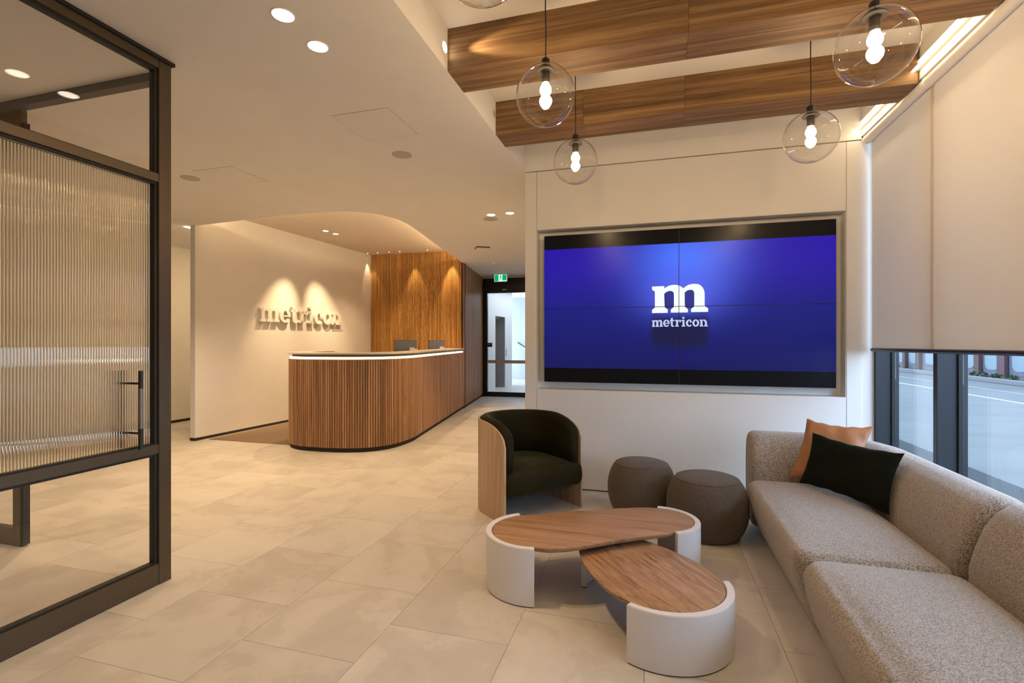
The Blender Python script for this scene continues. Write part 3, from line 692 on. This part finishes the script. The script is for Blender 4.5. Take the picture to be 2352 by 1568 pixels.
# ------------------------------------------------------------------ pendant lamps
def pendant():
    r = thing('pendant_lamp', '', 'lamp', (0, 0, 0), 'clear glass globe pendants')
    R_ = .15; a0 = .145
    prof = [(R_*math.sin(a0+(PI-a0)*k/40), R_*math.cos(a0+(PI-a0)*k/40)) for k in range(41)]; prof[-1] = (.0004, -R_)
    MB().lathe(prof, seg=64, cap0=False, cap1=True).obj('globe', 'globe', r, smooth=True)
    top = R_*math.cos(a0)
    MB().lathe([(.0005, .0385), (.016, .0385), (.0215, .032), (.0215, .002), (.024, .0)], (0, 0, top)).obj('cap', 'black', r, smooth=True, auto=40)
    MB().lathe([(.046, 0), (.048, .003), (.04, .012), (.02, .0155)], (0, 0, top-.026), cap1=True).obj('plate', 'black', r, smooth=True, auto=40)
    MB().lathe([(.019, 0), (.021, .004), (.021, .055)], (0, 0, .063)).obj('socket', 'black', r, smooth=True, auto=40)
    MB().lathe([(.0004, -.032), (.011, -.030), (.021, -.023), (.028, -.010), (.029, .002), (.025, .016), (.017, .028), (.013, .036)], (0, 0, .029), 24).obj('bulb', 'bulb', r, smooth=True)
    MB().tube([(0, 0, top+.038), (0.002, .0, top+.15), (-.001, 0, top+.3), (0, 0, 3.24-2.61)], .0032, 8).obj('cord', 'black', r, smooth=True)
    MB().lathe([(.05, 0), (.05, .015), (.045, .02)], (0, 0, 3.239-2.61)).obj('ceiling_rose', 'black', r)
    return r
pl = pendant()
for i, (x, y, z, lb) in enumerate([(-.524, 2.446, 2.629, 'clear glass globe pendant in front of the beams, left of centre'), (-.511, 3.361, 2.612, 'smallest clear glass globe pendant, left, in front of the video wall'),
        (.907, 3.323, 2.605, 'clear glass globe pendant hanging by the top right corner of the video wall'), (.883, 2.372, 2.603, 'largest clear glass globe pendant, at the top right near the blinds'),
        (-.52, 1.46, 2.61, 'clear glass globe pendant cut off by the top edge of the picture'), (.90, 1.44, 2.61, 'clear glass globe pendant out of the picture at the near right')]):
    p = pl if i == 0 else copy_tree(pl); p.location = (x, y, z); p['label'] = lb

# ------------------------------------------------------------------ ceiling fittings
def downlight(x, y, z, label, r=.052, mat='lens'):
    o = thing('downlight', label, 'light', (x, y, z), 'recessed downlights')
    MB().lathe([(r+.006, 0), (r+.006, -.003), (r, -.004), (r, 0)], seg=32, cap0=False, cap1=False).obj('rim', 'trim', o)
    MB().lathe([(r-.001, -.0005), (r-.001, -.0025)], seg=32).obj('lens', mat, o)
for (x, y), lb in zip(DOWN, ['bright round downlight nearest the top of the picture', 'bright round downlight just behind the nearest one', 'small round downlight over the corridor, left of its pair', 'small round downlight over the corridor beside the video wall']):
    downlight(x, y, CZ, lb)
for (x, y), lb in zip(RECESS, ['left of two small downlights in the raised ceiling over the desk', 'right of two small downlights in the raised ceiling over the desk']): downlight(x, y, RZ, lb, .045)
for x, lb in zip([-5.84, -5.6, -5.33, -5.08, -4.45], ['leftmost', 'second', 'third', 'fourth', 'rightmost']):
    downlight(x, 9.22, RZ, f'{lb} tiny pin light along the top of the timber slat wall', .012)
for y, z, lb, mt in ((2.684, 3.12, 'round lit wall light on the bulkhead at the end of the front beam', 'lens'), (3.624, 3.144, 'round unlit wall light on the bulkhead beside the rear beam', 'speaker')):
    o = thing('wall_light', lb, 'light', (-1.1868, y, z), 'round wall lights on the bulkhead')
    m = MB(); m.loops([[(x, .034*math.cos(2*PI*k/28), .034*math.sin(2*PI*k/28)) for k in range(28)] for x in (0, .004)]); m.obj('rim', 'trim', o)
    m = MB(); m.loops([[(x, .029*math.cos(2*PI*k/28), .029*math.sin(2*PI*k/28)) for k in range(28)] for x in (.0042, .006)]); m.obj('lens', mt, o)
for x, y, r, lb in ((-2.097, 3.843, .085, 'round grey ceiling speaker in front of the access panel'), (-4.42, 3.817, .085, 'round grey ceiling speaker next to the bronze door post'), (-2.07, 6.192, .10, 'round grey ceiling speaker beside the corridor downlights')):
    o = thing('ceiling_speaker', lb, 'speaker', (x, y, CZ), 'round ceiling speakers')
    MB().lathe([(r, 0), (r, -.004), (r-.008, -.006)], seg=36).obj('grille', 'speaker', o, smooth=True, auto=30)
for x0, y0, lb in ((-2.222, 3.04, 'square flush access panel in the ceiling above the lobby'), (-4.208, 3.66, 'square flush access panel in the ceiling near the bronze door post')):
    o = thing('access_panel', lb, 'panel', (x0, y0, CZ), 'flush ceiling access panels'); s_ = .455
    box('frame', 'grout', 0, s_, 0, s_, -.0012, 0, o); box('flap', 'ceiling', .004, s_-.004, .004, s_-.004, -.0022, -.0013, o)
o = thing('wireless_unit', 'flat pale square ceiling unit with a dark edge over the corridor', 'ceiling unit', (-2.843, 8.05, CZ), rz=.5)
MB().prism(rounded([(-.12, -.12), (.12, -.12), (.12, .12), (-.12, .12)], .03), -.012, 0).obj('base', 'black', o); MB().prism(rounded([(-.115, -.115), (.115, -.115), (.115, .115), (-.115, .115)], .03), -.03, -.0125).obj('cover', 'trim', o, bevel=.006)
o = thing('smoke_detector', 'small round white smoke detector on the corridor ceiling', 'detector', (-3.15, 9.6, CZ)); MB().lathe([(.05, 0), (.05, -.012), (.03, -.03)]).obj('housing', 'trim', o, smooth=True, auto=40)
hl = thing('hall_light', 'slim slot light in the hallway ceiling behind the sign wall', 'light', (-6.34, 7.4, CZ)); box('diffuser', 'hall_led', -.03, .03, -2.0, 1.9, -.004, -.001, hl)

# ------------------------------------------------------------------ glazed door partition on the left
gp = thing('glazed_partition', 'bronze-framed glazed partition with a fluted glass middle and a clear top and bottom', 'partition', (-2.70, 1.0, 0))
Y0, Y1 = -2.2, 1.21         # local y
fr = dict(parent=gp)
box('post', 'bronze', -.07, 0, 1.135, 1.21, 0, 2.985, gp, bevel=.002)
box('post', 'bronze', -.07, 0, -2.2, -2.12, 0, 2.985, gp)
box('bottom_rail', 'bronze', -.07, -.0005, -2.12, 1.1345, .004, .122, gp, bevel=.002)
box('mid_rail', 'bronze', -.07, -.0005, -2.12, 1.1345, .748, .800, gp, bevel=.002)
box('upper_rail', 'bronze', -.07, -.0005, -2.12, 1.1345, 2.288, 2.335, gp, bevel=.002)
box('top_rail', 'bronze', -.07, -.0005, -2.12, 1.1345, 2.935, 2.985, gp, bevel=.002)
box('ceiling_track', 'gasket', -.075, .012, -2.2, 1.225, 2.9855, CZ-.001, gp)
def gask(z0, z1):
    box('gasket', 'gasket', -.05, -.012, 1.118, 1.1345, z0, z1, gp)
    box('gasket', 'gasket', -.05, -.012, -2.12, 1.1175, z1-.014, z1, gp); box('gasket', 'gasket', -.05, -.012, -2.12, 1.1175, z0, z0+.006, gp)
gask(.1225, .7475); gask(.8005, 2.2875); gask(2.3355, 2.9345)
box('glass_pane', 'clear', -.036, -.028, -2.12, 1.117, .129, .733, gp); box('glass_pane', 'clear', -.036, -.028, -2.12, 1.117, 2.342, 2.920, gp)
# fluted pane: half round ribs on the lobby side
m = MB(); pts = []; pitch = .0125; y = -2.12; ribs = int((1.117+2.12)/pitch)
for i in range(ribs):
    ya = -2.12+i*pitch
    for k in range(6):
        a = PI*k/6; pts.append((ya+pitch*.5-pitch*.5*math.cos(a), -.030+.0026*math.sin(a)))
pts.append((-2.12+ribs*pitch, -.030))
n = len(pts)
m.loops([[(x, y, .807) for y, x in pts], [(x, y, 2.273) for y, x in pts]], False, False, False)
ye = pts[-1][0]; q = len(m.v); m.v += [(-.036, -2.12, .807), (-.036, ye, .807), (-.036, ye, 2.273), (-.036, -2.12, 2.273)]
m.f += [(q, q+1, q+2, q+3), tuple([q, ]+list(range(n))+[q+1]), tuple([q+3]+list(range(n, 2*n))+[q+2]), (q, 0, n, q+3), (q+1, n-1, 2*n-1, q+2)]
fl = m.obj('fluted_pane', 'fluted', gp, smooth=True, auto=70)
for s_, xs in ((1, .035), (-1, -.105)):
    hd = MB().tube([(xs, 1.005, .80), (xs, 1.005, 1.225)], .011, 14).obj('handle', 'black', gp, smooth=True, auto=40)
    MB().tube([(xs, 1.005, .912), (xs, 1.005, 1.128)], .0122, 14).obj('grip', 'handle_grey', hd, smooth=True, auto=40)
    for z in (.885, 1.155): MB().tube([(xs, 1.005, z), (-.0275 if s_ > 0 else -.0365, 1.005, z)], .006, 10).obj('standoff', 'black', hd, smooth=True, auto=40)
# sliding glazed door seen through it
sd = thing('sliding_door', 'bronze-framed clear sliding door standing open inside the meeting room', 'door', (-4.094, 2.27, 0))
box('stile', 'bronze', -.075, 0, 0, .04, 0, 2.95, sd, bevel=.002); box('stile', 'bronze', -1.9, -1.83, 0, .04, 0, 2.95, sd)
box('bottom_rail', 'bronze', -1.83, -.0755, 0, .04, .004, .12, sd); box('top_rail', 'bronze', -1.83, -.0755, 0, .04, 2.78, 2.95, sd)
box('seal', 'gasket', .0003, .018, .008, .045, .01, 2.86, sd); box('glass_pane', 'clear', -1.83, -.0755, .016, .024, .12, 2.78, sd)
box('trim_door_track', 'bronze_dark', -6.6, -2.90, 2.25, 2.31, 2.955, CZ-.0005, kind='structure')
box('wall_meeting_room', 'wall', -6.7, -6.6, -3.2, 2.33, 0, CZ, kind='structure')

# ------------------------------------------------------------------ entrance door at the corridor end
dr = struct_root('door_1')
Yd = 11.8
box('frame', 'black', -4.165, -4.03, Yd-.03, Yd+.05, 0, 2.60, dr); box('header', 'black', -4.165, -1.19, Yd-.03, Yd+.05, 2.60, 2.965, dr); box('header_panel', 'trim', -4.165, -1.19, Yd, Yd+.05, 2.966, CZ, dr)
box('motor_cover', 'black', -4.16, -1.25, Yd-.10, Yd-.031, 2.62, 2.86, dr, bevel=.006)
box('bottom_rail', 'black', -4.029, -1.19, Yd-.02, Yd+.04, 0, .115, dr); box('stile', 'black', -2.62, -2.50, Yd-.02, Yd+.04, .1155, 2.599, dr)
box('glass_pane', 'clear', -4.029, -2.621, Yd+.005, Yd+.015, .116, 2.599, dr); box('glass_pane', 'clear', -2.499, -1.19, Yd+.005, Yd+.015, .116, 2.599, dr)
box('frosted_band', 'frost', -4.029, -2.621, Yd+.001, Yd+.0045, .835, .915, dr); box('handle', 'black', -4.029, -3.90, Yd-.035, Yd+.0005, 1.245, 1.35, dr, bevel=.004)
box('lock_plate', 'handle_grey', -4.02, -3.915, Yd-.038, Yd-.0355, 1.29, 1.335, dr)
box('sensor', 'trim', -3.60, -3.50, Yd-.118, Yd-.101, 2.66, 2.68, dr)
ex = thing('exit_sign', 'illuminated green exit sign with a running figure over the corridor door', 'sign', (-3.49, 11.2, CZ))
box('bracket', 'trim', -.16, .16, -.02, .02, -.02, 0, ex); box('housing', 'trim', -.165, .165, -.014, .014, -.20, -.0205, ex, bevel=.003)
box('face', 'sign_white', -.155, .155, -.0165, -.0145, -.192, -.028, ex); box('green_block', 'sign_green', -.148, -.052, -.019, -.017, -.186, -.034, ex); box('green_block', 'sign_green', .045, .148, -.019, -.017, -.168, -.034, ex)
m = MB()
def flat(pts):
    n = len(m.v); k = len(pts); m.v += [(x, -.019, z) for x, z in pts]+[(x, -.017, z) for x, z in pts]
    m.f.extend([tuple(range(n, n+k)), tuple(range(n+2*k-1, n+k-1, -1))]+[(n+i, n+(i+1) % k, n+k+(i+1) % k, n+k+i) for i in range(k)])
flat([(.004+.011*math.cos(a), -.052+.011*math.sin(a)) for a in [2*PI*k/12 for k in range(12)]])
flat([(-.012, -.066), (.006, -.066), (.010, -.105), (-.006, -.112), (-.016, -.09)]); flat([(-.004, -.105), (.010, -.10), (.024, -.128), (.014, -.155), (.006, -.152), (.012, -.13)]); flat([(-.006, -.108), (.002, -.112), (-.010, -.14), (-.034, -.150), (-.034, -.14), (-.016, -.132)])
flat([(-.012, -.068), (-.006, -.078), (-.022, -.092), (-.036, -.086), (-.034, -.079), (-.022, -.083)]); flat([(.006, -.068), (.012, -.078), (.026, -.088), (.034, -.079), (.027, -.076)])
m.obj('running_figure', 'sign_green', ex)

# lobby beyond
lb = struct_root('lobby_room')
box('lobby_floor', 'tile', -6, 1.9, 11.86, 18, -.1, -.001, lb)
box('lobby_ceiling', 'lobby', -6, 1.9, 11.86, 18, 3.02, 3.1, lb)
box('lobby_wall', 'lobby', -6, -4.33, 11.9, 13.38, 0, 3.02, lb); box('lobby_wall', 'lobby', -6, -4.33, 14.35, 15.1, 0, 3.02, lb); box('lobby_wall', 'lobby', -6, -4.33, 13.3801, 14.3499, 2.12, 3.02, lb)
box('lift_frame', 'steel', -4.62, -4.335, 14.30, 14.345, 0, 2.12, lb); box('lift_door', 'steel', -4.68, -4.58, 13.385, 13.86, 0, 2.05, lb); box('lift_door', 'steel', -4.68, -4.60, 13.865, 14.295, 0, 2.05, lb)
box('lift_header', 'lobby_grey', -4.68, -4.5, 13.385, 14.295, 2.051, 2.12, lb); box('call_panel', 'steel', -4.3299, -4.322, 14.42, 14.50, .92, 1.16, lb)
box('lobby_wall', 'lobby_grey', -6, 1.9, 17.6, 17.7, 0, 3.02, lb); box('lobby_wall', 'lobby', 1.8, 1.9, 11.9, 17.6, 0, 3.02, lb)
MB().tube([(-4.8, 17.5, 1.35), (-4.2, 17.5, .98), (-2.5, 17.5, .98)], .02).obj('handrail', 'black', lb); MB().tube([(-4.6, 17.45, .93), (-4.35, 17.45, .93), (-4.3, 17.45, .85)], .015).obj('handrail', 'steel', lb)

# ------------------------------------------------------------------ armchair
axb = Vector((-.76, .65)).normalized(); rzc = math.atan2(-axb.x, axb.y)
ch = thing('armchair', 'barrel armchair with dark olive velvet upholstery and a curved oak outer shell', 'chair', (-.82, 3.82, 0), rz=rzc)
def upath(r, y_front, y_c=.30, n=24):
    return [(-r, y_front), (-r, y_c)]+[(-r*math.cos(PI*k/n), y_c+r*math.sin(PI*k/n)) for k in range(1, n)]+[(r, y_c), (r, y_front)]
def htop(s, L):
    d = min(s, L-s); q = max(0, (.36-d)/.36); return .745-.165*(1-math.sqrt(max(0, 1-q*q)))
P = resample(upath(.378, 0), .02); N = normals(P, False); L_ = (len(P)-1)
tot = sum((b-a).length for a, b in zip(P, P[1:])); rows = []
for i, (p, n) in enumerate(zip(P, N)):
    s_ = tot*i/L_; z = htop(s_, tot); rows.append([(p.x-n.x*.007, p.y-n.y*.007, 0), (p.x+n.x*.007, p.y+n.y*.007, 0), (p.x+n.x*.007, p.y+n.y*.007, z), (p.x-n.x*.007, p.y-n.y*.007, z)])
MB().loops(rows).obj('shell', 'oak', ch, smooth=True, auto=35)
P = end_dense(upath(.323, .010), .05); N = normals(P, False); D = [0]
for a, b in zip(P, P[1:]): D.append(D[-1]+(b-a).length)
rows = []
th = .047
for p, n, d in zip(P, N, D):
    e_ = min(d, D[-1]-d); q = max(0, 1-e_/.05); k_ = math.sqrt(max(0, 1-q*q)); w_ = th*(.35+.65*k_); zt = htop(d+.012, D[-1]+.024)+.024-.03*(1-k_); z0 = .375
    sec = [(-w_, z0), (w_, z0), (w_, (z0+zt)/2), (w_, zt-.05), (w_*.8, zt-.018), (w_*.4, zt-.002), (0, zt), (-w_*.45, zt-.004), (-w_*.85, zt-.018), (-w_, zt-.045), (-w_, (z0+zt)/2)]
    rows.append([(p.x+n.x*o, p.y+n.y*o, z) for o, z in sec])
MB().loops(rows).obj('backrest', 'velvet', ch, smooth=True)
seat_o = rounded([(-.368, -.045), (.368, -.045), (.366, .32), (.26, .60), (0, .665), (-.26, .60), (-.366, .32)], [.05, .05, .15, .2, .2, .2, .15], 6)
soft_block(seat_o, .205, .378, .04, .036, .03).obj('seat', 'velvet', ch, smooth=True)
box('seat_base', 'gap', -.33, .33, .08, .5, .16, .216, ch)

# ------------------------------------------------------------------ ottomans
def ottoman(x, y, k, label):
    o = thing('ottoman', label, 'ottoman', (x, y, 0), 'round upholstered ottomans')
    pr_ = [(.17, 0), (.20, .006), (.232, .05), (.258, .12), (.268, .20), (.262, .28), (.243, .345), (.225, .380), (.213, .395), (.209, .400)]
    MB().lathe([(r*k, z) for r, z in spline_prof(pr_)], seg=56).obj('body', 'ottoman', o, smooth=True)
    tp = [(.2085, .4002), (.2095, .4025), (.2045, .407), (.17, .420), (.10, .433), (.04, .438), (.002, .4385)]
    MB().lathe([(r*k, z) for r, z in spline_prof(tp)], seg=56).obj('top_panel', 'ottoman', o, smooth=True)
def spline_prof(p): return [(max(v_.x, .001), v_.y) for v_ in spline(p, 4)]
ottoman(-.09, 4.10, 1.0, 'round grey-brown ottoman on the left, nearer the armchair')
ottoman(.372, 3.785, 1.04, 'round grey-brown ottoman on the right, touching the sofa')

# ------------------------------------------------------------------ coffee tables
def arc(c, r, a0, a1, n=26): return [Vector((c[0]+r*math.cos(math.radians(a0+(a1-a0)*k/n)), c[1]+r*math.sin(math.radians(a0+(a1-a0)*k/n)))) for k in range(n+1)]
def foot(parent, c, r, a0, a1, h, th=.034, off=(0, 0)):
    o_ = arc(c, r, a0, a1); i_ = arc(c, r-th, a0, a1)[::-1]
    MB().prism([(p.x-off[0], p.y-off[1]) for p in o_+i_], .004, h).obj('foot', 'white_lacquer', parent, bevel=.003, smooth=True, auto=35)
    MB().prism([(p.x-off[0], p.y-off[1]) for p in arc(c, r-.004, a0+1, a1-1)+arc(c, r-th+.004, a0+1, a1-1)[::-1]], 0, .0038).obj('foot_pad', 'gap', parent)
def top(parent, outline, z0, z1, off, rot=0):
    P_ = resample(outline, .03, True)
    m = MB(); N_ = normals(P_, True)
    ar = sum(P_[i-1].x*P_[i].y-P_[i].x*P_[i-1].y for i in range(len(P_)));  sg = 1 if ar > 0 else -1
    L = [[(p.x-off[0]-n.x*sg*q, p.y-off[1]-n.y*sg*q, z) for p, n in zip(P_, N_)] for q, z in ((.012, z0), (.003, z0+.012), (0, z1-.006), (.001, z1-.002), (.004, z1))]
    m.loops(L); return m
C1, R1, C2, R2 = (-.655, 2.755), .28, (.035, 3.128), .238
t1 = thing('coffee_table', 'taller coffee table with an oak bean-shaped top on curved white legs', 'coffee table', (-.3, 2.95, 0))
foot(t1, C1, R1, 124, 283, .306, off=(-.3, 2.95)); foot(t1, C2, R2, -66, 92, .306, off=(-.3, 2.95))
g_ = .038
o1 = arc(C1, R1-g_, 118, 285, 24)+[Vector((-.45, 2.515)), Vector((-.34, 2.60)), Vector((-.24, 2.70)), Vector((-.13, 2.78)), Vector((0, 2.865))]+[p for p in arc(C2, R2-g_, -66, 118, 24)]
# outside the feet the top runs out to the full outline
o1 = arc(C1, R1-g_, 130, 280, 24)+[Vector(p) for p in spline([(-.60, 2.516), (-.52, 2.520), (-.43, 2.558), (-.33, 2.625), (-.22, 2.712), (-.10, 2.795), (.02, 2.868), (.085, 2.905), (.128, 2.945)], 5)]+arc(C2, R2-g_, -60, 88, 24)+[Vector(p) for p in spline([(.02, 3.328), (-.08, 3.312), (-.30, 3.215), (-.55, 3.085), (-.70, 3.005), (-.795, 2.948)], 5)]
top(t1, [tuple(p) for p in o1], .276, .304, (-.3, 2.95)).obj('tabletop', 'oak_top', t1, smooth=True, auto=40)
D1, Q1, D2, Q2 = (.045, 2.44), .312, (-.20, 2.78), .19
t2 = thing('coffee_table', 'lower coffee table with an oak egg-shaped top tucked under the taller one', 'coffee table', (-.05, 2.55, 0))
foot(t2, D1, Q1, 240, 375, .252, off=(-.05, 2.55)); foot(t2, D2, Q2, 75, 184, .252, off=(-.05, 2.55))
o2 = arc(D1, Q1-g_, 238, 378, 24)+[Vector(p) for p in spline([(.298, 2.55), (.25, 2.65), (.15, 2.76), (.03, 2.86), (-.08, 2.93)], 5)]+arc(D2, Q2-g_, 70, 188, 16)+[Vector(p) for p in spline([(-.388, 2.75), (-.385, 2.66), (-.345, 2.53), (-.28, 2.40), (-.205, 2.29), (-.125, 2.222)], 5)]
top(t2, [tuple(p) for p in o2], .224, .250, (-.05, 2.55)).obj('tabletop', 'oak_low', t2, smooth=True, auto=40)

# ------------------------------------------------------------------ sofa
def front_lean(v_):
    if v_.x < .9:
        f = max(0, min(1, (.34-v_.z)/.34)); v_ = Vector((v_.x+.105*f**1.25*max(0, (.9-v_.x)/.26), v_.y, v_.z))
    return v_
BS = [(.02, .06), (.0, .30), (.0, .41), (.022, .52), (.055, .61), (.095, .672), (.14, .706), (.19, .716), (.24, .702), (.285, .66), (.30, .58), (.305, .45), (.30, .06), (.27, .04), (.05, .04)]
sA = thing('sofa_module', 'oatmeal boucle sofa module with a wrap-around back, in the window corner', 'sofa', (1.1, 3.3, 0), 'sofa modules along the window')
so = rounded([(.635, 2.548), (1.268, 2.548), (1.268, 3.865), (.635, 3.865)], [.085, .08, .22, .10], 10)
off3 = lambda v_: front_lean(v_)-Vector((1.1, 3.3, 0))
soft_block(so, .035, .405, .03, .058, .022, off3).obj('seat', 'boucle', sA, smooth=True)
bp = [tuple(p) for p in [Vector((.685, 3.872)), Vector((1.0, 3.872))]]+[(1.04+.232*math.sin(a), 3.872-.232*(1-math.cos(a))) for a in [PI/2*k/10 for k in range(11)]]+[(1.272, 3.4), (1.272, 2.578)]
bpl = end_dense([(x-1.1, y-3.3) for x, y in bp], .05)
NN = normals([Vector(p) for p in bpl], False)
flip = -1 # the back's body lies on the outer side of the path
sweep(bpl, [(o*flip, z) for o, z in BS], .05).obj('backrest', 'boucle', sA, smooth=True)
sB = thing('sofa_module', 'oatmeal boucle sofa module nearest the camera', 'sofa', (1.1, 1.7, 0), 'sofa modules along the window')
so = rounded([(.635, .75), (1.268, .75), (1.268, 2.528), (.635, 2.528)], [.085, .08, .08, .11], 10)
soft_block(so, .035, .412, .03, .065, .03, lambda v_: front_lean(v_)-Vector((1.1, 1.7, 0))).obj('seat', 'boucle', sB, smooth=True)
bpl = end_dense([(1.272-1.1, 2.562-1.7), (1.272-1.1, .75-1.7)], .07)
sweep(bpl, [(-o*1.0, z+(.006 if z > .3 else 0)) for o, z in BS], .07).obj('backrest', 'boucle', sB, smooth=True)
for s_, o_, ys_ in ((sA, 3.3, (2.7, 3.7)), (sB, 1.7, (.95, 2.35))):
    for x in (.86, 1.45):
        for y in ys_: MB().lathe([(.025, 0), (.025, .036)]).obj('leg', 'black', s_, loc=(x-1.1, y-o_, 0))

# ------------------------------------------------------------------ pillows
def pillow(name, mat, bl, br, tl, thick, label, wrinkle=.004, fwd=None, seed=1):
    BL, BR, TL = Vector(bl), Vector(br), Vector(tl); ux = (BR-BL); uy = (TL-BL); nz = ux.cross(uy).normalized()
    if nz.y > 0: nz = -nz
    C = BL+ux/2+uy/2; rnd = random.Random(seed); ph = [rnd.uniform(0, 6) for _ in range(8)]
    n = 26; m = MB(); loops_ = []
    def pt(u, v, side):
        e_ = (1-abs(u)**2.6)*(1-abs(v)**2.6); t_ = thick*max(0, e_)**.55
        su = 1-.10*(1-v*v)*abs(u)**3; sv = 1-.12*(1-u*u)*abs(v)**3
        w_ = wrinkle*(math.sin(9*u+ph[0]+4*v)+math.sin(7*v-5*u+ph[1])+math.sin(15*u*v+ph[2]))*min(1, e_*3)
        edge = wrinkle*1.2*math.sin(14*u+ph[3])*abs(v)**6
        return C+ux*.5*u*su+uy*(.5*v*sv)+uy.normalized()*edge+nz*side*(t_+w_)-C
    for side in (1, -1):
        base_ = len(m.v)
        for i in range(n+1):
            for j in range(n+1):
                u = math.sin(PI/2*(2*i/n-1)); v = math.sin(PI/2*(2*j/n-1)); m.v.append(tuple(pt(u, v, side)))
        for i in range(n):
            for j in range(n):
                a = base_+i*(n+1)+j; f_ = (a, a+1, a+n+2, a+n+1); m.f.append(f_ if side > 0 else f_[::-1])
    me = bpy.data.meshes.new(name); me.from_pydata(m.v, [], m.f); bm = bmesh.new(); bm.from_mesh(me); bmesh.ops.remove_doubles(bm, verts=bm.verts, dist=.0005); bmesh.ops.recalc_face_normals(bm, faces=bm.faces); bm.to_mesh(me); bm.free()
    me.materials.append(M[mat]); me.polygons.foreach_set('use_smooth', [True]*len(me.polygons))
    o = bpy.data.objects.new(name, me); COL.objects.link(o); o.location = C; tag(o, label, 'cushion', 'loose cushions on the sofa'); return o
pillow('cushion', 'leather', (.90, 3.80, .440), (1.24, 3.62, .43), (1.040, 3.90, .840), .055, 'tan leather cushion leaning in the sofa corner behind the dark one', .0028)
pillow('cushion', 'velvet2', (.945, 3.72, .435), (1.245, 3.16, .43), (1.045, 3.79, .765), .05, 'dark green velvet lumbar cushion in front of the tan one', .002, seed=5)
